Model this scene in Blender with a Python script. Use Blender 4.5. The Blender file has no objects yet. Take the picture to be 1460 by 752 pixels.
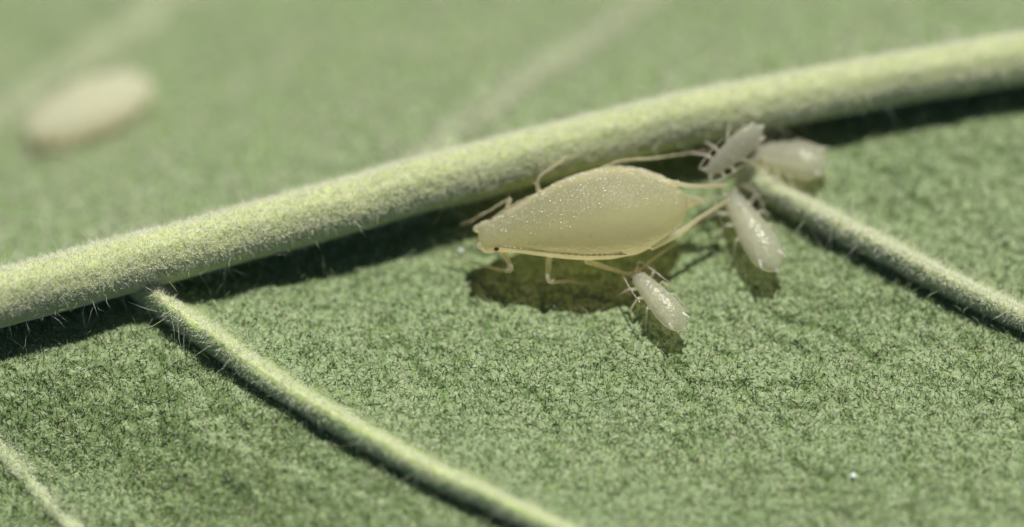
import bpy, math
import numpy as np
from mathutils import Vector, Matrix
from mathutils.kdtree import KDTree

# 1 Blender unit = 1 millimetre
scene = bpy.context.scene
scene.unit_settings.scale_length = 0.001
rng = np.random.default_rng(7)

# ------------------------------------------------------------------ camera
ELEV = math.radians(62.0)      # how steeply the lens looks down on the near half of the leaf
DIST = 80.0
MMW = 9.125                    # width of the frame at the origin, in mm
cam_d = bpy.data.cameras.new("camera")
cam = bpy.data.objects.new("camera", cam_d)
scene.collection.objects.link(cam)
FWD = Vector((0, math.cos(ELEV), -math.sin(ELEV)))
UPV = Vector((0, math.sin(ELEV), math.cos(ELEV)))
CAM = -FWD * DIST
cam.location = CAM
cam.rotation_euler = (math.radians(90) - ELEV, 0, 0)
cam_d.sensor_width = 36.0
cam_d.lens = 36.0 * DIST / MMW
cam_d.clip_start = 1.0
cam_d.clip_end = 500.0
cam_d.dof.use_dof = True
cam_d.dof.focus_distance = DIST - 0.52
APERTURE = 0.092 * DIST        # lens opening in mm
cam_d.dof.aperture_fstop = cam_d.lens * 1e-3 / APERTURE
scene.camera = cam

# ------------------------------------------------------------------ sky + sun
SUN_EL = math.radians(56.0)
SUN_AZ = math.radians(15.0)    # from +Y towards +X
world = bpy.data.worlds.new("World")
scene.world = world
world.use_nodes = True
wn = world.node_tree
sky = wn.nodes.new("ShaderNodeTexSky")
sky.sky_type = 'NISHITA'
sky.sun_disc = False
sky.sun_elevation = SUN_EL
sky.sun_rotation = SUN_AZ
bg = wn.nodes["Background"]
bg.inputs[1].default_value = 0.05
sky.air_density = 0.6
sky.dust_density = 0.6
wn.links.new(sky.outputs[0], bg.inputs[0])
sun_d = bpy.data.lights.new("sun", 'SUN')
sun_d.energy = 5.0
sun_d.angle = math.radians(0.6)
sun_d.color = (1.0, 0.945, 0.85)
sun = bpy.data.objects.new("sun", sun_d)
SDIR = Vector((math.sin(SUN_AZ) * math.cos(SUN_EL), math.cos(SUN_AZ) * math.cos(SUN_EL), math.sin(SUN_EL)))
sun.rotation_euler = SDIR.to_track_quat('Z', 'Y').to_euler()
sun.location = SDIR * 40
scene.collection.objects.link(sun)
scene.view_settings.view_transform = 'Standard'
scene.view_settings.look = 'None'
scene.view_settings.exposure = 0.45
scene.view_settings.gamma = 1.0
scene.cycles.max_bounces = 6
scene.cycles.diffuse_bounces = 3
scene.cycles.transparent_max_bounces = 12

# ------------------------------------------------------------------ helpers
def P(px, py, z=0.0):
    """world point at height z seen at photograph pixel px, py (1460 x 752)"""
    x = (px - 730.0) / 1460.0 * MMW / DIST
    y = (376.0 - py) / 1460.0 * MMW / DIST
    d = FWD + Vector((1, 0, 0)) * x + UPV * y
    t = (z - CAM.z) / d.z
    return CAM + d * t

def link(o, parent=None):
    scene.collection.objects.link(o)
    if parent is not None:
        o.parent = parent
    return o

def mesh_obj(name, verts, faces, mat, parent=None, smooth=True):
    me = bpy.data.meshes.new(name)
    me.from_pydata([tuple(v) for v in verts], [], faces)
    if smooth:
        me.polygons.foreach_set("use_smooth", [True] * len(me.polygons))
    for m in (mat if isinstance(mat, (list, tuple)) else [mat]):
        me.materials.append(m)
    me.update()
    return link(bpy.data.objects.new(name, me), parent)

def np_mesh(name, V, F, mat, parent=None, attrs=None):
    """V (n,3), F (m,k) all faces of k corners"""
    me = bpy.data.meshes.new(name)
    n, m, k = len(V), len(F), F.shape[1]
    me.vertices.add(n)
    me.vertices.foreach_set("co", np.ascontiguousarray(V, np.float32).ravel())
    me.loops.add(m * k)
    me.loops.foreach_set("vertex_index", np.ascontiguousarray(F, np.int32).ravel())
    me.polygons.add(m)
    me.polygons.foreach_set("loop_start", np.arange(0, m * k, k, dtype=np.int32))
    me.polygons.foreach_set("use_smooth", np.ones(m, bool))
    for nm, a in (attrs or {}).items():
        at = me.attributes.new(nm, 'FLOAT', 'POINT')
        at.data.foreach_set("value", np.ascontiguousarray(a, np.float32))
    me.materials.append(mat)
    me.update(calc_edges=True)
    me.validate()
    return link(bpy.data.objects.new(name, me), parent)

def tag(o, label, cat, group=None):
    o["label"] = label
    o["category"] = cat
    if group:
        o["group"] = group
    return o

_tab = rng.random((256, 256))
def vnoise(x, y, s):
    """smooth value noise, about -1..1, feature size s"""
    x = np.asarray(x) / s + 1000.3; y = np.asarray(y) / s + 1000.7
    xi = np.floor(x).astype(int); yi = np.floor(y).astype(int)
    fx = x - xi; fy = y - yi
    fx = fx * fx * (3 - 2 * fx); fy = fy * fy * (3 - 2 * fy)
    a = _tab[xi % 256, yi % 256]; b = _tab[(xi + 1) % 256, yi % 256]
    c = _tab[xi % 256, (yi + 1) % 256]; d = _tab[(xi + 1) % 256, (yi + 1) % 256]
    return 2 * ((a * (1 - fx) + b * fx) * (1 - fy) + (c * (1 - fx) + d * fx) * fy) - 1

def smooth01(t):
    t = np.clip(t, 0, 1)
    return t * t * (3 - 2 * t)

def catmull(pts, n):
    pts = np.array([list(p) for p in pts], float)
    P0 = np.vstack([2 * pts[0] - pts[1], pts, 2 * pts[-1] - pts[-2]])
    out = []
    k = len(pts) - 1
    for i in range(n):
        u = i / (n - 1) * k
        j = min(int(u), k - 1); t = u - j
        a, b, c, d = P0[j], P0[j + 1], P0[j + 2], P0[j + 3]
        out.append(0.5 * ((2 * b) + (-a + c) * t + (2 * a - 5 * b + 4 * c - d) * t * t + (-a + 3 * b - 3 * c + d) * t ** 3))
    return np.array(out)

# ------------------------------------------------------------------ materials
def new_mat(name):
    m = bpy.data.materials.new(name)
    m.use_nodes = True
    nt = m.node_tree
    return m, nt, nt.nodes["Principled BSDF"], nt.nodes["Material Output"]

def ramp(nt, fac, stops):
    r = nt.nodes.new("ShaderNodeValToRGB")
    e = r.color_ramp.elements
    e[0].position, e[0].color = stops[0][0], (*stops[0][1], 1)
    e[1].position, e[1].color = stops[-1][0], (*stops[-1][1], 1)
    for p, c in stops[1:-1]:
        q = e.new(p); q.color = (*c, 1)
    nt.links.new(fac, r.inputs[0])
    return r.outputs[0]

def noise(nt, vec, scale, detail=3.0, rough=0.55):
    n = nt.nodes.new("ShaderNodeTexNoise")
    n.inputs["Scale"].default_value = scale
    n.inputs["Detail"].default_value = detail
    n.inputs["Roughness"].default_value = rough
    nt.links.new(vec, n.inputs["Vector"])
    return n.outputs["Fac"]

def bump(nt, height, strength, dist, prev=None):
    b = nt.nodes.new("ShaderNodeBump")
    b.inputs["Strength"].default_value = strength
    b.inputs["Distance"].default_value = dist
    nt.links.new(height, b.inputs["Height"])
    if prev is not None:
        nt.links.new(prev, b.inputs["Normal"])
    return b.outputs["Normal"]

def objco(nt):
    return nt.nodes.new("ShaderNodeTexCoord").outputs["Object"]

def mixc(nt, fac, a, b):
    m = nt.nodes.new("ShaderNodeMix"); m.data_type = 'RGBA'
    for s, v in ((0, fac), (6, a), (7, b)):
        if hasattr(v, "is_output"):
            nt.links.new(v, m.inputs[s])
        elif s == 0:
            m.inputs[0].default_value = v
        else:
            m.inputs[s].default_value = (*v, 1)
    return m.outputs[2]

def mat_blade():
    m, nt, b, out = new_mat("leaf_blade")
    co = objco(nt)
    fine = noise(nt, co, 26, 3, .6)
    big = noise(nt, co, 1.3, 3, .5)
    c1 = ramp(nt, fine, [(.32, (.076, .130, .036)), (.52, (.128, .190, .070)), (.70, (.225, .280, .142))])
    c2 = ramp(nt, big, [(.3, (.90, .96, .90)), (.7, (1.04, 1.02, 1.0))])
    mm = nt.nodes.new("ShaderNodeMix"); mm.data_type = 'RGBA'; mm.blend_type = 'MULTIPLY'
    mm.inputs[0].default_value = 1
    nt.links.new(c1, mm.inputs[6]); nt.links.new(c2, mm.inputs[7])
    nt.links.new(mm.outputs[2], b.inputs["Base Color"])
    b.inputs["Roughness"].default_value = .52
    b.inputs["Specular IOR Level"].default_value = .35
    v = nt.nodes.new("ShaderNodeTexVoronoi"); v.inputs["Scale"].default_value = 34
    nt.links.new(co, v.inputs["Vector"])
    n1 = bump(nt, v.outputs["Distance"], .45, .010)
    n2 = bump(nt, noise(nt, co, 55, 3, .6), .4, .010, n1)
    nt.links.new(n2, b.inputs["Normal"])
    return m

def mat_rib(name, lo, hi):
    m, nt, b, out = new_mat(name)
    co = objco(nt)
    c = ramp(nt, noise(nt, co, 9, 4, .6), [(.3, lo), (.7, hi)])
    ed = nt.nodes.new("ShaderNodeAttribute"); ed.attribute_name = "edge"   # tissue colour: pale crest, green where it meets the blade
    c = mixc(nt, ed.outputs["Fac"], c, (.155, .225, .080))
    nt.links.new(c, b.inputs["Base Color"])
    b.inputs["Roughness"].default_value = .6
    b.inputs["Specular IOR Level"].default_value = .2
    b.inputs["Sheen Weight"].default_value = .35
    b.inputs["Sheen Roughness"].default_value = .4
    b.inputs["Subsurface Weight"].default_value = .75
    b.inputs["Subsurface Radius"].default_value = (.5, .8, .12)
    b.inputs["Subsurface Scale"].default_value = .30
    n1 = bump(nt, noise(nt, co, 30, 3, .6), .35, .012)
    nt.links.new(n1, b.inputs["Normal"])
    return m

def mat_hair(name, stops, trans=.45, clear=.3):
    """glassy plant hair: some light passes straight through, some glows through, some glints"""
    m, nt, b, out = new_mat(name)
    at = nt.nodes.new("ShaderNodeAttribute"); at.attribute_name = "rnd"
    col = ramp(nt, at.outputs["Fac"], stops)
    nt.links.new(col, b.inputs["Base Color"])
    b.inputs["Roughness"].default_value = .26
    b.inputs["Specular IOR Level"].default_value = .7
    t = nt.nodes.new("ShaderNodeBsdfTranslucent")
    nt.links.new(col, t.inputs[0])
    mx = nt.nodes.new("ShaderNodeMixShader"); mx.inputs[0].default_value = trans
    nt.links.new(b.outputs[0], mx.inputs[1]); nt.links.new(t.outputs[0], mx.inputs[2])
    if clear == 0:
        nt.links.new(mx.outputs[0], out.inputs[0])
        return m
    tr = nt.nodes.new("ShaderNodeBsdfTransparent")
    mz = nt.nodes.new("ShaderNodeMixShader"); mz.inputs[0].default_value = clear
    nt.links.new(mx.outputs[0], mz.inputs[1]); nt.links.new(tr.outputs[0], mz.inputs[2])
    nt.links.new(mz.outputs[0], out.inputs[0])
    return m

def mat_aphid(name, c_lo, c_hi, clear, clear_col, rad, rough=.38, spark=.5, glow=.4, glow_col=(.8, .7, .4)):
    """waxy translucent skin; vertex value 'tint' turns it to brownish horn on joints and tips"""
    m, nt, b, out = new_mat(name)
    co = objco(nt)
    c = ramp(nt, noise(nt, co, 3.2, 3, .5), [(.32, c_lo), (.68, c_hi)])
    at = nt.nodes.new("ShaderNodeAttribute"); at.attribute_name = "tint"
    c = mixc(nt, at.outputs["Fac"], c, (.16, .085, .04))
    # a few rusty pigment freckles
    vo = nt.nodes.new("ShaderNodeTexVoronoi"); vo.inputs["Scale"].default_value = 4.2
    nt.links.new(co, vo.inputs["Vector"])
    fr = ramp(nt, vo.outputs["Distance"], [(.035, (1, 1, 1)), (.075, (0, 0, 0))])
    c = mixc(nt, fr, c, (.30, .13, .07))
    nt.links.new(c, b.inputs["Base Color"])
    b.inputs["Roughness"].default_value = rough
    b.inputs["Specular IOR Level"].default_value = .45
    b.inputs["Subsurface Weight"].default_value = .85
    b.inputs["Subsurface Radius"].default_value = (1.0, .92, .65)
    b.inputs["Subsurface Scale"].default_value = rad
    v = nt.nodes.new("ShaderNodeTexVoronoi"); v.inputs["Scale"].default_value = 30
    nt.links.new(co, v.inputs["Vector"])
    n1 = bump(nt, v.outputs["Distance"], spark, .012)
    n2 = bump(nt, noise(nt, co, 48, 3, .6), spark, .01, n1)
    nt.links.new(n2, b.inputs["Normal"])
    t = nt.nodes.new("ShaderNodeBsdfTransparent"); t.inputs[0].default_value = (*clear_col, 1)
    mx = nt.nodes.new("ShaderNodeMixShader")
    so = nt.nodes.new("ShaderNodeAttribute"); so.attribute_name = "solid"
    mr_ = nt.nodes.new("ShaderNodeMapRange")
    mr_.inputs["To Min"].default_value = clear; mr_.inputs["To Max"].default_value = clear * .3
    nt.links.new(so.outputs["Fac"], mr_.inputs["Value"]); nt.links.new(mr_.outputs[0], mx.inputs[0])
    # light that crosses the thin body wall and glows out on the far side
    tl = nt.nodes.new("ShaderNodeBsdfTranslucent")
    nt.links.new(mixc(nt, at.outputs["Fac"], glow_col, (.3, .18, .08)), tl.inputs[0])
    nt.links.new(n2, tl.inputs["Normal"])
    mg = nt.nodes.new("ShaderNodeMixShader"); mg.inputs[0].default_value = glow
    nt.links.new(b.outputs[0], mg.inputs[1]); nt.links.new(tl.outputs[0], mg.inputs[2])
    nt.links.new(mg.outputs[0], mx.inputs[1]); nt.links.new(t.outputs[0], mx.inputs[2])
    nt.links.new(mx.outputs[0], out.inputs[0])
    return m

def mat_plain(name, col, rough=.3, spec=.5):
    m, nt, b, out = new_mat(name)
    c = ramp(nt, noise(nt, objco(nt), 40, 2), [(.3, tuple(.8 * v for v in col)), (.7, col)])
    nt.links.new(c, b.inputs["Base Color"])
    b.inputs["Roughness"].default_value = rough
    b.inputs["Specular IOR Level"].default_value = spec
    return m

M_BLADE = mat_blade()
M_RIB = mat_rib("midrib_skin", (.34, .405, .15), (.43, .47, .26))
M_VEIN = mat_rib("side_vein_skin", (.34, .42, .16), (.43, .49, .25))
M_FAINT = mat_rib("faint_vein_skin", (.34, .42, .22), (.42, .49, .29))
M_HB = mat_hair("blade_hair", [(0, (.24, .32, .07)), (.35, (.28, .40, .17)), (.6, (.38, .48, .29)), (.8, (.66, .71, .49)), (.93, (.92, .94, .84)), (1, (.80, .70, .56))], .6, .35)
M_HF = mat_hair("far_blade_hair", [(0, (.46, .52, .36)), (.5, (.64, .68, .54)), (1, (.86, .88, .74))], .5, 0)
M_HR = mat_hair("rib_hair", [(0, (.80, .86, .60)), (.6, (.95, .96, .86)), (1, (.97, .95, .90))], .55, .30)
M_ADULT = mat_aphid("adult_aphid_skin", (.53, .55, .41), (.59, .59, .44), .36, (.94, .85, .58), .5, .40, .42, .70, (.98, .94, .69))
M_YOUNG = mat_aphid("young_aphid_skin", (.47, .51, .46), (.57, .57, .51), .48, (.95, .93, .74), .20, .18, .30, .55, (.92, .86, .72))
M_FAR = mat_aphid("cream_aphid_skin", (.62, .65, .54), (.66, .68, .57), .28, (.95, .93, .75), .4, .55, .1, .6, (.96, .91, .76))
M_BRISTLE = mat_plain("aphid_bristle", (.72, .66, .50), .3)
M_WAX_GLINT = mat_plain("aphid_wax_glint", (.90, .90, .84), .12, .8)
M_EYE = mat_plain("aphid_eye", (.16, .03, .02), .2)
M_SPECK = mat_plain("pale_speck", (.85, .93, .92), .08, 1.0)

# ------------------------------------------------------------------ leaf form
RIB_Z, RIB_R = 0.27, 0.24
rib_px = [(-700, 590), (-350, 510), (0, 427), (100, 404), (205, 378), (300, 350), (400, 318), (500, 288), (600, 259),
          (700, 235), (800, 213), (900, 192), (1000, 171), (1100, 150), (1200, 129), (1330, 107), (1460, 86), (1800, 28), (2150, -35)]
rib_w = [P(x, y, RIB_Z) for x, y in rib_px]
_rx = np.array([p.x for p in rib_w]); _ry = np.array([p.y for p in rib_w])
_rc = np.polyfit(_rx, _ry, 5)
def rib_y(x): return np.polyval(_rc, x)
def rib_s(x): return np.polyval(np.polyder(_rc), x)
def rib_d(x, y):
    s = rib_s(x)
    return (y - rib_y(x)) / np.sqrt(1 + s * s)

FOLD = math.tan(math.radians(29))
def fold(x, y):
    d = rib_d(x, y)
    k = .12
    return -FOLD * k * np.logaddexp(0, d / k)

def poly_dist(x, y, pts):
    """distance to a polyline and side of it (positive to the right of its run)"""
    best = np.full(np.shape(x), 1e9); side = np.zeros(np.shape(x))
    for a, b in zip(pts[:-1], pts[1:]):
        ax, ay, bx, by = a[0], a[1], b[0], b[1]
        dx, dy = bx - ax, by - ay
        L2 = dx * dx + dy * dy
        t = np.clip(((x - ax) * dx + (y - ay) * dy) / L2, 0, 1)
        ex, ey = x - (ax + t * dx), y - (ay + t * dy)
        d = np.hypot(ex, ey)
        s = (x - ax) * dy - (y - ay) * dx
        m = d < best
        best = np.where(m, d, best); side = np.where(m, np.sign(s), side)
    return best, side

def Pf(px, py, h=0.0):
    """point on the folded blade (plus h) seen at that pixel, found by iteration"""
    z = 0.0
    for _ in range(40):
        p = P(px, py, z)
        z = .5 * z + .5 * (float(fold(p.x, p.y)) + h)
    return P(px, py, z)

V_A = catmull([Pf(x, y + 1, .06) for x, y in [(198, 408), (232, 440), (300, 489), (400, 557), (500, 615), (600, 669), (700, 717), (800, 764), (1000, 857), (1250, 972)]], 60)
V_B = catmull([Pf(x, y + 1, .06) for x, y in [(1058, 250), (1085, 270), (1150, 307), (1250, 358), (1350, 409), (1460, 459), (1650, 540), (1900, 660)]], 50)
V_C = catmull([Pf(x, y, .02) for x, y in [(-420, 420), (-200, 505), (-80, 565), (0, 625), (60, 685), (130, 756), (260, 880)]], 40)
V_D = catmull([Pf(x, y, .02) for x, y in [(560, 262), (610, 222), (690, 168), (760, 112), (850, 52), (930, 2), (1080, -90), (1300, -220)]], 40)
V_E = catmull([Pf(x, y, .02) for x, y in [(-330, 420), (-160, 280), (0, 168), (80, 112), (160, 60), (250, -2), (420, -120), (650, -270)]], 40)
VEINS = {'A': V_A, 'B': V_B, 'C': V_C, 'D': V_D, 'E': V_E}

GROOVES = [catmull([Pf(x, y) for x, y in pts], 12) for pts in (
    [(400, 600), (388, 628), (378, 665), (372, 700)],
    [(1195, 570), (1215, 610), (1230, 650)],
    [(1118, 600), (1122, 660), (1160, 672), (1190, 700)],
    [(1330, 590), (1318, 625), (1290, 660), (1310, 700)],
    [(1160, 500), (1165, 520), (1180, 560)],
    [(1380, 640), (1375, 690), (1400, 740)],
    [(960, 520), (985, 560), (975, 610)],
    [(760, 560), (790, 610), (770, 660), (800, 700)],
    [(560, 470), (590, 520), (640, 560)],
    [(225, 500), (222, 560), (232, 640)],
    [(1100, 450), (1180, 470), (1260, 520)])]

def height(x, y, detail=True):
    z = fold(x, y)
    d = rib_d(x, y)
    da, sa = poly_dist(x, y, V_A[::3])
    db, sb = poly_dist(x, y, V_B[::3])
    low = smooth01(-d / .3)
    # panel beyond the left side vein falls away from the sun; middle panel sags softly
    z = z - smooth01((-d - .35) / 1.3) * np.where(sa > 0, .20 * smooth01(da / 1.6) + .10 * np.maximum(da - .8, 0), 0)
    z = z - low * np.where((sa <= 0) & (sb > 0), .04 * smooth01(np.minimum(da, db) / 1.2), 0)
    z = z - low * np.where((sb <= 0), -.03 * smooth01(db / .9), 0)
    z = z + np.where(d > 0, .13 * np.exp(-(d / .32) ** 2), .13 * np.exp(-(d / .12) ** 2))
    # fillets where veins rise from the blade
    z = z + .04 * np.exp(-(da / .25) ** 2) * (sa <= 0) + .04 * np.exp(-(db / .25) ** 2) * (sb <= 0)
    z = z + .030 * vnoise(x, y, 1.1) + .014 * vnoise(x + 9, y, .42) * (1 - .7 * smooth01(d))
    if detail:
        for g in GROOVES:
            dg, _ = poly_dist(x, y, g[::2])
            z = z - .020 * np.exp(-(dg / .042) ** 2)
        z = z - .035 * np.maximum(0, vnoise(x + 2, y + 11, .15) - .45)
        z = z + .013 * vnoise(x, y + 4, .13) + .009 * vnoise(x + 3, y, .058) + .003 * vnoise(x, y + 7, .03)
    return z

leaf = bpy.data.objects.new("leaf", None)
link(leaf)
tag(leaf, "downy green leaf underside filling the picture, with a thick pale midrib", "leaf")

# blade: a closed sheet, fine where the lens looks closely
def axis(lo, f0, f1, hi, fine, coarse):
    a = np.arange(lo, f0, coarse); b = np.arange(f0, f1, fine); c = np.arange(f1, hi + coarse * .5, coarse)
    return np.concatenate([a, b, c])
gx = axis(-9.0, -5.2, 5.2, 9.0, .0165, .15)
gy = np.concatenate([axis(-5.0, -3.1, 1.7, 1.7, .0165, .12)[:-1], np.arange(1.7, 4.6, .035), np.arange(4.6, 9.0, .15)])
X, Y = np.meshgrid(gx, gy)
Z = height(X, Y)
nx, ny = len(gx), len(gy)
idx = np.arange(nx * ny).reshape(ny, nx)
F = np.stack([idx[:-1, :-1], idx[:-1, 1:], idx[1:, 1:], idx[1:, :-1]], -1).reshape(-1, 4)
Vt = np.stack([X, Y, Z], -1).reshape(-1, 3)
# other face of the leaf, 0.25 mm below, coarse, and the rim between them
bx = np.linspace(gx[0], gx[-1], 40); by = np.linspace(gy[0], gy[-1], 32)
BX, BY = np.meshgrid(bx, by)
BZ = height(BX, BY, False) - .25
Vb = np.stack([BX, BY, BZ], -1).reshape(-1, 3)
ib = np.arange(40 * 32).reshape(32, 40) + len(Vt)
Fb = np.stack([ib[:-1, :-1], ib[1:, :-1], ib[1:, 1:], ib[:-1, 1:]], -1).reshape(-1, 4)
blade = np_mesh("blade", np.vstack([Vt, Vb]), np.vstack([F, Fb]), M_BLADE, leaf)

# ------------------------------------------------------------------ veins (swept ridges)
def sweep(name, pts, rad, flat, mat, parent, seg=40, lump=.03, zoff=0.0, rough=.012):
    pts = np.array(pts); n = len(pts)
    tan = np.gradient(pts, axis=0); tan /= np.linalg.norm(tan, axis=1)[:, None]
    up = np.tile([0, 0, 1.0], (n, 1))
    side = np.cross(tan, up); side /= np.linalg.norm(side, axis=1)[:, None]
    up = np.cross(side, tan)
    a = np.linspace(0, 2 * np.pi, seg, endpoint=False)
    s = np.concatenate([[0], np.cumsum(np.linalg.norm(np.diff(pts, axis=0), axis=1))])
    r = np.array([rad(t) for t in np.linspace(0, 1, n)])
    S, A = np.meshgrid(s, a, indexing='ij')
    R = r[:, None] * (1 + lump * vnoise(S, A * .35, .5) + rough * np.cos(A * 9 + .8 * vnoise(S, A, .9)) + rough * vnoise(S + 5, A * .3, .06))
    V = pts[:, None, :] + side[:, None, :] * (np.cos(A) * R)[..., None] + up[:, None, :] * (np.sin(A) * R * flat + zoff)[..., None]
    Nn = side[:, None, :] * np.cos(A)[..., None] + up[:, None, :] * np.sin(A)[..., None]
    i = np.arange(n * seg).reshape(n, seg)
    j = np.roll(i, -1, axis=1)
    Fq = np.stack([i[:-1], j[:-1], j[1:], i[1:]], -1).reshape(-1, 4)
    o = np_mesh(name, V.reshape(-1, 3), Fq, mat, parent)
    return o, V, Nn, tan

xs = np.linspace(-8.9, 8.9, 520)
rib_pts = np.stack([xs, rib_y(xs), RIB_Z + .02 * np.sin(xs * .9)], -1)
midrib, ribV, ribN, ribT = sweep("midrib", rib_pts, lambda t: .262 - .048 * t, 1.0, M_RIB, leaf, 72, .05)

def vein(pts, H, wl, wr, mat, n, flare=0.0, rise=0.0):
    """ridge rising out of the blade: wl = reach of the sunny flank, wr = of the shaded flank (steep wall)"""
    c = catmull(pts, n)
    tan = np.gradient(c[:, :2], axis=0); tan /= np.linalg.norm(tan, axis=1)[:, None]
    side = np.stack([tan[:, 1], -tan[:, 0]], -1)
    sl = np.concatenate([[0], np.cumsum(np.linalg.norm(np.diff(c[:, :2], axis=0), axis=1))])
    ul = -np.linspace(2.3, 0, 22)[:-1]; ur = np.sin(np.linspace(0, np.pi / 2, 16))
    k = 1 + flare * np.exp(-(sl / .22) ** 2) + .06 * vnoise(sl, sl * 0, .5)
    taper = 1 - .12 * sl / sl[-1]
    U = np.concatenate([ul * wl, ur * wr])[None, :] * (k * taper)[:, None]
    prof = np.concatenate([np.exp(-ul ** 2), np.maximum(0, 1 - ur ** 2) ** .5])
    Xv = c[:, 0:1] + side[:, 0:1] * U; Yv = c[:, 1:2] + side[:, 1:2] * U
    h0 = height(c[:, 0], c[:, 1], False)
    ke = np.ones(9) / 9; h0[4:-4] = np.convolve(h0, ke, 'valid')
    hb = height(Xv, Yv, False)
    top = (H * (1 + .10 * vnoise(sl, sl * 0 + 3, .33)) * taper + rise * np.exp(-(sl / .42) ** 2))[:, None]
    lump = 1 + .04 * vnoise(sl[:, None] + U * 0, U, .07) + .05 * vnoise(sl[:, None] + U * 0, U + 5, .2)
    Zv = hb + (top * lump + (h0[:, None] - hb) * .7) * prof[None] - .012
    V = np.stack([Xv, Yv, Zv], -1)
    m = len(prof)
    # normals of the ridge for its down
    du = np.gradient(V, axis=1); ds = np.gradient(V, axis=0)
    Nn = np.cross(du, ds); Nn /= np.linalg.norm(Nn, axis=2)[..., None] + 1e-12
    Nn *= np.sign(Nn[..., 2:3] + 1e-9)
    foot = np.stack([np.stack([Xv[:, -1], Yv[:, -1], hb[:, -1] - .16], -1), np.stack([Xv[:, 0], Yv[:, 0], hb[:, 0] - .16], -1)], 1)
    Vc = np.concatenate([V, foot], 1); mc = m + 2
    i = np.arange(n * mc).reshape(n, mc); j = np.roll(i, -1, axis=1)
    Fq = np.stack([i[:-1], i[1:], j[1:], j[:-1]], -1).reshape(-1, 4)
    edge = np.concatenate([np.tile(1 - prof[None] ** .8, (n, 1)), np.ones((n, 2))], 1)
    edge[:, len(ul):m] *= .25
    o = np_mesh("side_vein", Vc.reshape(-1, 3), Fq, mat, leaf, {"edge": edge.ravel()})
    return o, V, Nn, tan

vA = vein(V_A, .195, .135, .078, M_VEIN, 220, .55, .05)
vB = vein(V_B, .195, .135, .078, M_VEIN, 200, .5, .03)
vC = vein(V_C, .032, .09, .085, M_FAINT, 130)
vD = vein(V_D, .060, .12, .12, M_FAINT, 130)
vE = vein(V_E, .060, .16, .16, M_FAINT, 130)
for v, l in ((vA, "pale downy side vein running from the midrib to the bottom edge"),
             (vB, "pale downy side vein behind the young aphids"),
             (vC, "faint side vein in the bottom left corner"),
             (vD, "blurred faint vein on the far half, above the large aphid"),
             (vE, "blurred faint vein behind the cream aphid")):
    v[0]["label"] = l

# ------------------------------------------------------------------ down (hairs)
def hairs(name, root, dirn, length, radius, bend, mat, parent):
    n = len(root)
    dirn = dirn / np.linalg.norm(dirn, axis=1)[:, None]
    ref = np.where(np.abs(dirn[:, 2:3]) < .9, np.array([[0, 0, 1.0]]), np.array([[1.0, 0, 0]]))
    u = np.cross(dirn, ref); u /= np.linalg.norm(u, axis=1)[:, None]
    w = np.cross(dirn, u)
    L = length[:, None]; R = radius[:, None]
    V = np.zeros((n, 7, 3))
    mid = root + dirn * L * .55 + bend * L * .22
    tip = root + dirn * L + bend * L * .75
    base = root - dirn * L * .08
    for k in range(3):
        a = 2 * math.pi * k / 3
        off = u * math.cos(a) + w * math.sin(a)
        V[:, k] = base + off * R
        V[:, 3 + k] = mid + off * R * .75
    V[:, 6] = tip
    t = []
    for k in range(3):
        q = (k + 1) % 3
        t += [(k, q, 3 + q), (k, 3 + q, 3 + k), (3 + k, 3 + q, 6)]
    Fh = (np.array(t)[None] + (np.arange(n) * 7)[:, None, None]).reshape(-1, 3)
    rnd = np.repeat(rng.random(n), 7)
    o = np_mesh(name, V.reshape(-1, 3), Fh, mat, parent, {"rnd": rnd})
    o["kind"] = "stuff"
    return o

def unit_rand(n):
    v = rng.normal(size=(n, 3))
    return v / np.linalg.norm(v, axis=1)[:, None]

def blade_roots(n, x0, x1, y0, y1, dmin, dmax):
    x = rng.uniform(x0, x1, n); y = rng.uniform(y0, y1, n)
    d = rib_d(x, y)
    ok = (d > dmin) & (d < dmax) & (np.abs(d) > .16)
    x, y = x[ok], y[ok]
    z = height(x, y)
    e = .03
    gxn = (height(x + e, y, False) - height(x - e, y, False)) / (2 * e)
    gyn = (height(x, y + e, False) - height(x, y - e, False)) / (2 * e)
    nrm = np.stack([-gxn, -gyn, np.ones_like(gxn)], -1)
    nrm /= np.linalg.norm(nrm, axis=1)[:, None]
    return np.stack([x, y, z], -1), nrm

# near half: short dense down, a little of it upright
ro, nr = blade_roots(100000, -5.3, 5.3, -3.3, 2.3, -9, 0)
n = len(ro)
er = rng.random(n)[:, None]
dr = nr * (.15 + .65 * er ** 2) + unit_rand(n) * .75 + np.array([[.15, -.1, 0]])
dr += nr * np.maximum(0, .15 - np.sum(dr * nr, axis=1))[:, None]
hairs("down", ro, dr, np.where(rng.random(n) < .65, rng.uniform(.014, .034, n), rng.uniform(.03, .06, n)), rng.uniform(.0042, .0080, n), unit_rand(n), M_HB, blade)
# sparse longer hairs
ro, nr = blade_roots(6000, -5.3, 5.3, -3.3, 2.3, -9, 0)
n = len(ro)
hairs("long_hairs", ro, nr * 1.0 + unit_rand(n) * .55, rng.uniform(.09, .18, n), rng.uniform(.0028, .004, n), unit_rand(n), M_HB, blade)
# far half: out of focus, same down
ro, nr = blade_roots(62000, -6.5, 6.5, -2.5, 7.0, 0, 9)
n = len(ro)
hairs("down", ro, nr * .5 + unit_rand(n) * .8, rng.uniform(.06, .13, n), rng.uniform(.006, .010, n), unit_rand(n), M_HF, blade)

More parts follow.
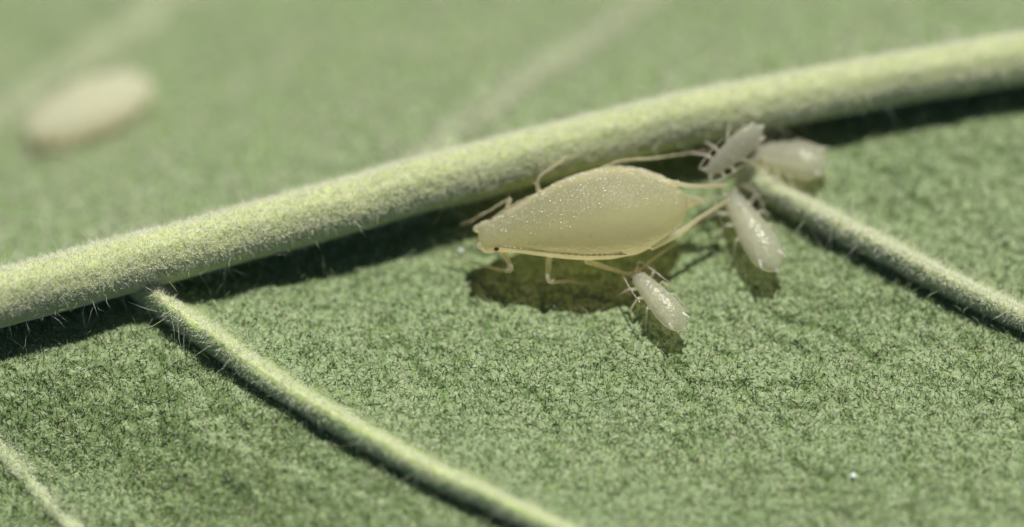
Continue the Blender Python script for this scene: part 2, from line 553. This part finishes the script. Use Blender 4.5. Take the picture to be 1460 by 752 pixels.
def rib_hairs(sw, count, l0, l1, r0, r1, parent, xlim=5.4, flop=.7, mat=M_HR, zmin=-.35):
    o, V, Nn, tan = sw
    ns, na = V.shape[:2]
    # choose by length along the visible stretch
    wrap = o.name.startswith('midrib')
    if wrap:
        i = rng.integers(1, ns - 2, count * 3); j = rng.integers(0, na, count * 3)
    else:
        # even cover by area, thinning out where the flank runs into the blade
        A = np.linalg.norm(V[:-1, 1:] - V[:-1, :-1], axis=2) * np.linalg.norm(V[1:, :-1] - V[:-1, :-1], axis=2)
        wt = np.clip((V[:-1, :-1, 2].max(axis=1, keepdims=True) - V[:-1, :-1, 2]) / .12, 0, 1)
        A = (A * (1.15 - wt)).ravel(); A[:na] = 0
        q = rng.choice(len(A), count * 3, p=A / A.sum())
        i = q // (na - 1); j = q % (na - 1)
    f = rng.random(count * 3)[:, None]; g = rng.random(count * 3)[:, None]
    j2 = (j + 1) % na
    p = (V[i, j] * (1 - f) + V[i + 1, j] * f) * (1 - g) + (V[i, j2] * (1 - f) + V[i + 1, j2] * f) * g
    nn = Nn[i, j] * (1 - g) + Nn[i, j2] * g
    ok = (np.abs(p[:, 0]) < xlim) & (nn[:, 2] > zmin) & (p[:, 2] > height(p[:, 0], p[:, 1], False) - .01)
    p, nn = p[ok][:count], nn[ok][:count]
    n = len(p)
    d = nn * rng.uniform(.4, 1.1, n)[:, None] + unit_rand(n) * flop
    d += nn * np.maximum(0, .12 - np.sum(d * nn, axis=1))[:, None]
    return hairs("down", p, d, rng.uniform(l0, l1, n), rng.uniform(r0, r1, n), unit_rand(n) * 1.2, mat, parent)

mr = (midrib, ribV, ribN, ribT)
rib_hairs(mr, 60000, .018, .046, .0019, .0034, midrib, zmin=.25)
rib_hairs(mr, 1500, .07, .17, .0016, .0026, midrib, flop=.9, zmin=-.8)
rib_hairs(vA, 10000, .02, .055, .0022, .0042, vA[0], zmin=.12)
rib_hairs(vA, 160, .12, .24, .0022, .0034, vA[0], flop=.9, zmin=-.6)
rib_hairs(vB, 10000, .02, .055, .0025, .0045, vB[0], zmin=.12)
rib_hairs(vB, 130, .12, .22, .0024, .0036, vB[0], flop=.9, zmin=-.6)
rib_hairs(vC, 1500, .03, .07, .0025, .004, vC[0])
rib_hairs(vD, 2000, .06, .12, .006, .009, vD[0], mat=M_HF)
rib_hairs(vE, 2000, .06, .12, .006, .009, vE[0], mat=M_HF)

# ------------------------------------------------------------------ aphids
def tube(V, F, T, pts, rads, tints, seg=8, sub=5):
    """append a tapering rounded limb to the lists"""
    k = len(pts)
    n = (k - 1) * sub + 1
    c = catmull(pts, n)
    tt = np.linspace(0, k - 1, n)
    r = np.interp(tt, np.arange(k), rads); ti = np.interp(tt, np.arange(k), tints)
    tan = np.gradient(c, axis=0); tan /= np.linalg.norm(tan, axis=1)[:, None] + 1e-12
    ref = np.array([.13, .2, .97])
    if abs(np.dot(tan[0], ref)) > .9: ref = np.array([.97, .2, .1])
    u = np.cross(tan[0], ref); u /= np.linalg.norm(u)
    base = len(V)
    for i in range(n):
        u = u - tan[i] * np.dot(u, tan[i]); u /= np.linalg.norm(u)
        w = np.cross(tan[i], u)
        for s in range(seg):
            a = 2 * math.pi * s / seg
            V.append(c[i] + (u * math.cos(a) + w * math.sin(a)) * r[i]); T.append(ti[i])
    for i in range(n - 1):
        for s in range(seg):
            q = (s + 1) % seg
            F.append((base + i * seg + s, base + i * seg + q, base + (i + 1) * seg + q, base + (i + 1) * seg + s))
    V.append(c[0] - tan[0] * r[0] * .6); T.append(ti[0]); V.append(c[-1] + tan[-1] * r[-1] * .7); T.append(ti[-1])
    for s in range(seg):
        q = (s + 1) % seg
        F.append((base + q, base + s, len(V) - 2)); F.append((base + (n - 1) * seg + s, base + (n - 1) * seg + q, len(V) - 1))
    return c, r

def setae(V, F, T, c, r, count, ln, seed):
    """fine bristles along a limb"""
    g = np.random.default_rng(seed)
    for _ in range(count):
        i = g.integers(1, len(c) - 1)
        t = c[i + 1] - c[i - 1]; t = t / (np.linalg.norm(t) + 1e-9)
        d = g.normal(size=3); d -= t * np.dot(d, t); d /= np.linalg.norm(d) + 1e-9
        u = np.cross(d, t)
        p = c[i] + d * r[i] * .8
        b = len(V)
        w = .0022
        V += [p + t * w, p - t * w * .5 + u * w, p - t * w * .5 - u * w, p + d * ln * g.uniform(.6, 1.2) + t * ln * .6]
        T += [0, 0, 0, 0]
        F += [(b, b + 1, b + 3), (b + 1, b + 2, b + 3), (b + 2, b, b + 3)]

class Frame:
    def __init__(self, head, tail, clear, uphint=(0, 0, 1)):
        head, tail = Vector(head), Vector(tail)
        self.L = (head - tail).length
        x = (head - tail).normalized()
        u = Vector(uphint)
        z = (u - x * u.dot(x)).normalized()
        y = z.cross(x)
        self.org = (head + tail) * .5 - z * clear
        self.clear = clear
        self.M = Matrix(((x.x, y.x, z.x, self.org.x), (x.y, y.y, z.y, self.org.y), (x.z, y.z, z.z, self.org.z), (0, 0, 0, 1)))
        self.I = self.M.inverted()
    def loc(self, p):
        return np.array(self.I @ Vector(p))

def body_rings(V, F, T, fr, prof, top, bot, nr=110, seg=56, arch=.03, head_tint=.0, seedo=0.0, crease=.005):
    """prof: (s from head 0..1, half width); surface of one closed body"""
    ps = np.array(prof); L = fr.L
    base = len(V)
    # cosine spacing: denser at both ends
    ss = .5 - .5 * np.cos(np.linspace(0, np.pi, nr))
    w = np.interp(ss, ps[:, 0], ps[:, 1])
    ker = np.array([1, 2, 3, 2, 1.]); ker /= ker.sum()
    wp = np.concatenate([[w[0]] * 2, w, [w[-1]] * 2])
    w = np.convolve(wp, ker, 'valid')
    for i, s in enumerate(ss):
        x = L * (.5 - s)
        cre = 1 - crease * (np.cos(s * 2 * np.pi * 9) > .82) * (.25 < s < .95)
        for k in range(seg):
            a = 2 * math.pi * k / seg
            ca, sa = math.cos(a), math.sin(a)
            # flattened margin: slightly squared section with a soft ridge at the sides
            wy = w[i] * (abs(ca) ** .94) * math.copysign(1, ca)
            hz = (top if sa > 0 else bot) * w[i] * (abs(sa) ** .94) * math.copysign(1, sa) * cre
            un = 1 + .012 * float(vnoise(s * 3 + seedo, a * .5, .25))
            zc = fr.clear + arch * math.sin(math.pi * s)
            V.append(np.array([x, wy * un, zc + hz * un])); T.append(head_tint * max(0, 1 - s / .12))
    for i in range(nr - 1):
        for k in range(seg):
            q = (k + 1) % seg
            F.append((base + i * seg + k, base + (i + 1) * seg + k, base + (i + 1) * seg + q, base + i * seg + q))
    F.append(tuple(base + k for k in range(seg)))
    F.append(tuple(base + (nr - 1) * seg + k for k in reversed(range(seg))))

def eye(fr, root, x, y, z, r):
    V, F = [], []
    nr_, sg = 7, 10
    for i in range(nr_):
        th = math.pi * (i + .5) / nr_
        for k in range(sg):
            a = 2 * math.pi * k / sg
            V.append((x + r * math.sin(th) * math.cos(a) * 1.1, y + r * math.sin(th) * math.sin(a), z + r * math.cos(th)))
    for i in range(nr_ - 1):
        for k in range(sg):
            q = (k + 1) % sg
            F.append((i * sg + k, (i + 1) * sg + k, (i + 1) * sg + q, i * sg + q))
    F.append(tuple(range(sg))[::-1]); F.append(tuple((nr_ - 1) * sg + k for k in range(sg)))
    o = mesh_obj("eye", V, F, M_EYE, root)
    return o

def finish(name, fr, V, F, T, mat, label, voxel, nbody):
    """fuse body and limbs into one continuous skin, then put it under an Empty at the animal's base"""
    root = bpy.data.objects.new(name, None)
    root.empty_display_size = .2
    root.matrix_world = fr.M
    link(root)
    tag(root, label, "aphid", "aphids feeding on the leaf")
    tmp = mesh_obj("body", V, F, mat)
    md = tmp.modifiers.new("fuse", 'REMESH')
    md.mode = 'VOXEL'; md.voxel_size = voxel; md.use_smooth_shade = True
    dg = bpy.context.evaluated_depsgraph_get()
    me = bpy.data.meshes.new_from_object(tmp.evaluated_get(dg))
    old = tmp.data
    bpy.data.objects.remove(tmp); bpy.data.meshes.remove(old)
    me.name = "body"
    n = len(me.vertices)
    co = np.zeros(n * 3, np.float32); me.vertices.foreach_get("co", co); co = co.reshape(-1, 3)
    # one light smoothing pass over the fused skin
    ne = len(me.edges); ed = np.zeros(ne * 2, np.int32); me.edges.foreach_get("vertices", ed); ed = ed.reshape(-1, 2)
    for _ in range(2):
        acc = np.zeros_like(co); cnt = np.zeros(n)
        np.add.at(acc, ed[:, 0], co[ed[:, 1]]); np.add.at(acc, ed[:, 1], co[ed[:, 0]])
        np.add.at(cnt, ed[:, 0], 1); np.add.at(cnt, ed[:, 1], 1)
        co = .6 * co + .4 * acc / np.maximum(cnt, 1)[:, None]
    me.vertices.foreach_set("co", np.ascontiguousarray(co, np.float32).ravel())
    kd = KDTree(len(V))
    for i, v in enumerate(V): kd.insert(v, i)
    kd.balance()
    T_ = np.array(T, np.float32)
    near = np.array([kd.find(c)[1] for c in co])
    tv = T_[near]
    sa_ = me.attributes.new("solid", 'FLOAT', 'POINT')
    sa_.data.foreach_set("value", (near >= nbody).astype(np.float32))
    at = me.attributes.new("tint", 'FLOAT', 'POINT')
    at.data.foreach_set("value", tv)
    me.materials.clear(); me.materials.append(mat)
    me.update()
    b = link(bpy.data.objects.new("body", me), root)
    return root, b

def bristles(root, SV):
    """fine bristles of the legs, one part"""
    V, F, T = [], [], []
    for a in SV: setae(V, F, T, *a)
    o = mesh_obj("bristles", V, F, M_BRISTLE, root, False)
    o["kind"] = "stuff"

def add_wax_glints(root, body, count, r0, r1, seed):
    """white waxy grains, gathered where the skin would glint in the sun"""
    me = body.data; n = len(me.vertices)
    co = np.zeros(n * 3, np.float32); me.vertices.foreach_get("co", co); co = co.reshape(-1, 3)
    no = np.zeros(n * 3, np.float32); me.vertex_normals.foreach_get("vector", no); no = no.reshape(-1, 3)
    g = np.random.default_rng(seed)
    fac = -.62 * no[:, 1] + .78 * no[:, 2]  # painted sparkle: grains favour the side where sun reflects towards the lens
    clump = vnoise(co[:, 0] + seed, co[:, 1], .12)
    ok = np.where((fac + .22 * clump + .15 * g.random(n) > .68) & (np.abs(co[:, 0]) < fr.L * .48))[0]
    pick = g.choice(ok, count)
    octv = np.array([(1, 0, 0), (-1, 0, 0), (0, 1, 0), (0, -1, 0), (0, 0, 1), (0, 0, -1)], float)
    octf = np.array([(0, 2, 4), (2, 1, 4), (1, 3, 4), (3, 0, 4), (2, 0, 5), (1, 2, 5), (3, 1, 5), (0, 3, 5)])
    r = g.uniform(r0, r1, count) * (1 + .6 * (g.random(count) > .9))
    q = np.array([np.array(Vector(g.normal(size=3)).to_track_quat('Z', 'Y').to_matrix()) for _ in range(count)])
    Vw = co[pick][:, None, :] + no[pick][:, None, :] * (r * .4)[:, None, None] + np.einsum('nij,kj->nki', q, octv) * r[:, None, None]
    Fw = (octf[None] + (np.arange(count) * 6)[:, None, None]).reshape(-1, 3)
    o = np_mesh("wax_glints", Vw.reshape(-1, 3), Fw, M_WAX_GLINT, root)
    o["kind"] = "stuff"

# ---- the large adult
S = 1 / 160.0 / 2 / .945
fr = Frame(P(684, 341, .335), P(980, 289, .365), .35)
V, F, T, SV = [], [], [], []
prof = [(0, 14), (.004, 19), (.014, 22), (.05, 23.5), (.085, 24), (.11, 26), (.2, 34.5), (.33, 48.5), (.47, 60), (.6, 65), (.72, 63), (.82, 54), (.9, 42), (.955, 28), (.985, 15), (1, 5)]
body_rings(V, F, T, fr, [(s, w * 2 * S) for s, w in prof], .78, .62, arch=.05)
# brow: two antennal knobs at the front of the head
hx = fr.L * .5
for sgn in (1, -1):
    tube(V, F, T, [(hx - .10, sgn * .075, fr.clear + .02), (hx - .01, sgn * .088, fr.clear + .035), (hx + .030, sgn * .085, fr.clear + .035)], [.05, .042, .03], [0, 0, .1])
tube(V, F, T, [(hx - .06, 0, fr.clear - .04), (hx - .0, 0, fr.clear - .05), (hx - .06, 0, fr.clear - .2), (hx - .16, 0, fr.clear - .33)], [.05, .04, .026, .012], [0, 0, .2, .5])
# tail
tx = -fr.L * .5
cz = fr.loc(P(1007, 284, .365))
tube(V, F, T, [(tx + .08, 0, fr.clear), (tx + .0, 0, fr.clear + .01), tuple(.5 * (cz + np.array([tx, 0, fr.clear]))), tuple(cz)], [.078, .060, .042, .010], [0, 0, .05, .15])
def lp(px, py, z): return tuple(fr.loc(P(px, py, z + .025)))
def limb(pts, rads, tints, br=0, seed=1, ln=.035):
    c, r = tube(V, F, T, pts, rads, tints, 8, 8)
    if br: SV.append((c, r, br, ln, seed))
# cornicles (back tubes)
limb([lp(925, 262, 0.49), lp(948, 259, 0.52), lp(985, 265, 0.51), lp(1037, 265, 0.47)], [.040, .027, .020, .021], [0, 0, .12, .3])
limb([lp(928, 352, 0.31), lp(962, 336, 0.33), lp(1000, 309, 0.35), lp(1040, 285, 0.37)], [.040, .028, .021, .022], [0, 0, .12, .3])
# antennae laid back along both flanks
limb([lp(694, 325, 0.36), lp(712, 305, 0.39), lp(760, 279, 0.45), lp(822, 262, 0.51), lp(876, 236, 0.49)], [.020, .014, .012, .0105, .009], [0, .35, .3, .55, .5])
limb([lp(692, 347, .36), lp(702, 350, .38), lp(755, 357, .40), lp(830, 364, .42), lp(893, 363, .40)], [.020, .0125, .0105, .0095, .009], [.1, .5, .35, .5, .5])
# legs, far side
limb([lp(722, 318, 0.25), lp(722, 300, 0.35), lp(727, 284, 0.39), lp(700, 299, 0.29), lp(672, 315, 0.15), lp(657, 322, 0.09)], [0.0272, 0.0208, 0.0136, 0.0096, 0.0088, 0.0088], [0, 0, .3, .1, .3, .8], 26, 3)
limb([lp(775, 290, 0.29), lp(768, 272, 0.41), lp(769, 253, 0.49), lp(800, 230, 0.44), lp(836, 206, 0.37), lp(847, 199, 0.35), lp(855, 190, 0.35)], [0.0272, 0.0232, 0.0136, 0.0116, 0.0088, 0.0088, 0.0088], [0, 0, .3, .05, .2, .85, .95], 30, 4)
limb([lp(820, 280, 0.29), lp(838, 255, 0.44), lp(880, 231, 0.51), lp(930, 226, 0.45), lp(985, 218, 0.39), lp(1004, 216, 0.36), lp(1016, 212, 0.35)], [0.0272, 0.0232, 0.0144, 0.0116, 0.0088, 0.0088, 0.0088], [0, .2, .4, .05, .2, .8, .9], 36, 5)
# legs, near side
limb([lp(712, 350, 0.25), lp(721, 366, 0.25), lp(728, 386, 0.23), lp(700, 382, 0.11), lp(668, 373, 0.02), lp(654, 369, 0.02), lp(640, 366, 0.02)], [0.0272, 0.0272, 0.0200, 0.0120, 0.0096, 0.0088, 0.0088], [0, 0, .25, .1, .2, .6, .8], 26, 6)
limb([lp(784, 366, 0.23), lp(782, 380, 0.23), lp(783, 401, 0.21), lp(808, 402, 0.09), lp(845, 407, 0.02), lp(862, 410, 0.02), lp(876, 412, 0.02)], [0.0272, 0.0272, 0.0208, 0.0120, 0.0096, 0.0088, 0.0088], [0, 0, .25, .1, .2, .6, .8], 26, 7)
limb([lp(835, 372, 0.21), lp(868, 383, 0.21), lp(903, 390, 0.19), lp(935, 367, 0.15), lp(968, 344, 0.09), lp(996, 320, 0.02), lp(1012, 306, 0.02)], [0.0272, 0.0208, 0.0152, 0.0112, 0.0096, 0.0088, 0.0088], [0, 0, .2, .05, .15, .5, .8], 34, 8)
adult, adult_b = finish("aphid", fr, V, F, T, M_ADULT, "largest aphid, a plump yellowish green adult with long legs beside the midrib", .0075, 110 * 56)
bristles(adult, SV)
add_wax_glints(adult, adult_b, 1200, .0026, .0060, 5)
for sgn in (1, -1): eye(fr, adult, fr.L * .5 - .125, sgn * .148, fr.clear + .045, .022)

# ---- young ones
NP = [(0, .30), (.015, .44), (.06, .54), (.13, .60), (.2, .66), (.35, .80), (.5, .92), (.65, 1.0), (.78, .97), (.88, .83), (.95, .58), (.985, .34), (1, .12)]
def young(name, head, tail, clear, hw, mat, label, uphint=(0, 0, 1), top=.52, bot=.45, prof=NP, seed=0, reach=1.0, knee=.75, leg_r=.016):
    global V, F, T, SV, fr
    fr = Frame(head, tail, clear, uphint)
    V, F, T, SV = [], [], [], []
    g = np.random.default_rng(seed)
    body_rings(V, F, T, fr, [(s, w * hw) for s, w in prof], top, bot, 80, 44, arch=.015, seedo=seed, crease=.02)
    hx = fr.L * .5
    for sgn in (1, -1):
        # brow knob + antenna swept back
        a0 = (hx - .04, sgn * hw * .28, clear + .01)
        tube(V, F, T, [a0, (hx + .012, sgn * hw * .34, clear + .015)], [.022, .014], [0, .1], 8, 3)
        pts = [(hx - .01, sgn * hw * .38, clear + .01), (hx + .02 + .02 * g.random(), sgn * hw * .75, clear + .03),
               (hx - .12, sgn * hw * (1.05 + .2 * g.random()), clear + .05), (hx - .30, sgn * hw * (1.2 + .2 * g.random()), clear + .03 + .04 * g.random())]
        limb(pts, [.012, .010, .0085, .007], [.05, .15, .3, .5])
        # three legs a side
        for k, (sx, sway) in enumerate(((.20, .55), (.33, .05), (.46, -.75))):
            x0 = fr.L * (.5 - sx)
            w0 = hw * .55
            jx = sway * .16 * reach + g.normal() * .015
            kn = (x0 + jx * .5, sgn * (w0 + hw * .75 * reach), clear * knee + .05)
            ft = (x0 + jx * 1.6, sgn * (w0 + hw * (1.35 + .3 * g.random()) * reach), .012)
            mid = ((kn[0] + ft[0]) / 2, (kn[1] + ft[1]) / 2, (kn[2] + ft[2]) / 2 + .01)
            toe = (ft[0] + .02 * np.sign(jx + .01), ft[1] + sgn * .012, .004)
            limb([(x0, sgn * w0 * .7, clear - .02), ((x0 + kn[0]) / 2, sgn * (w0 + hw * .3), clear * .9), kn, mid, ft, toe],
                 [leg_r, leg_r * 1.05, leg_r * .72, leg_r * .6, leg_r * .55, leg_r * .48], [0, 0, .12, .05, .2, .5], 4, seed * 10 + k, .022)
        # short back tubes
        limb([(-hx + fr.L * .16, sgn * hw * .62, clear + hw * .3), (-hx + fr.L * .10, sgn * hw * .72, clear + hw * .34), (-hx + fr.L * .05, sgn * hw * .74, clear + hw * .34)], [.018, .014, .012], [0, .05, .2])
    tube(V, F, T, [(-hx + .05, 0, clear), (-hx - .005, 0, clear + .005), (-hx - .035, 0, clear + .01)], [.034, .022, .008], [0, 0, .1], 8, 3)
    root, bd = finish(name, fr, V, F, T, mat, label, .006, 80 * 44)
    add_wax_glints(root, bd, 40, .0025, .005, seed)
    for sgn in (1, -1):
        eye(fr, root, hx - fr.L * .075, sgn * hw * .50, clear + hw * .10, .014)
    return root

young("aphid", P(1008, 247, .42), P(1085, 182, .54), .10, .114, M_YOUNG,
      "small translucent young aphid climbing the midrib, pale head down", uphint=(.1, -.55, .8), seed=11, reach=.8)
young("aphid", P(1078, 219, .20), P(1180, 236, .20), .17, .185, M_YOUNG,
      "plump glassy young aphid at the far right, above the side vein", seed=12, reach=.7)
young("aphid", P(1040, 276, .20), P(1107, 386, .20), .18, .158, M_YOUNG,
      "glassy young aphid lying below the side vein, longest of the three beside it", seed=13, reach=.75)
young("aphid", P(903, 388, .19), P(975, 470, .17), .17, .125, M_YOUNG,
      "smallest glassy young aphid on the green blade under the adult's rear legs", seed=14, reach=.75)
h = Pf(44, 192, .20); t = Pf(214, 118, .20)
young("aphid", h, t, .20, .34, M_FAR, "blurred cream aphid on the far half of the leaf, top left",
      uphint=(0, .42, .9), seed=15, reach=.35, prof=[(0, .2), (.03, .42), (.1, .62), (.2, .78), (.35, .92), (.52, 1.0), (.68, .97), (.8, .84), (.9, .62), (.97, .34), (1, .1)], top=.5, bot=.42, leg_r=.022)

# ------------------------------------------------------------------ specks
def speck(px, py, h, r, label, name="glint_bead", sq=1.0):
    p = Pf(px, py, h)
    z0 = float(height(np.array(p.x), np.array(p.y)))
    V, F = [], []
    nr_, sg = 6, 9
    g = np.random.default_rng(int(px))
    for i in range(nr_):
        th = math.pi * (i + .5) / nr_
        for k in range(sg):
            a = 2 * math.pi * k / sg
            q = r * (1 + .12 * g.normal())
            V.append((q * math.sin(th) * math.cos(a) * sq, q * math.sin(th) * math.sin(a), q * math.cos(th) + r * .7))
    for i in range(nr_ - 1):
        for k in range(sg):
            q = (k + 1) % sg
            F.append((i * sg + k, (i + 1) * sg + k, (i + 1) * sg + q, i * sg + q))
    F.append(tuple(range(sg))[::-1]); F.append(tuple((nr_ - 1) * sg + k for k in range(sg)))
    o = mesh_obj(name, V, F, M_SPECK, None, False)
    o.location = (p.x, p.y, max(z0, p.z - .5) if h < .1 else p.z)
    tag(o, label, "speck")
    return o
speck(1217, 677, .02, .026, "tiny pale bead standing in for a glint on the blade at the lower right")  # pale bead, bright by its own colour, stands for a glint on the hairs
speck(657, 353, .02, .024, "tiny bluish bead standing in for a glint in the shadow by the adult's head")
speck(400, 297, .44, .012, "tiny white flake caught in the down of the midrib", "white_flake", 1.8)
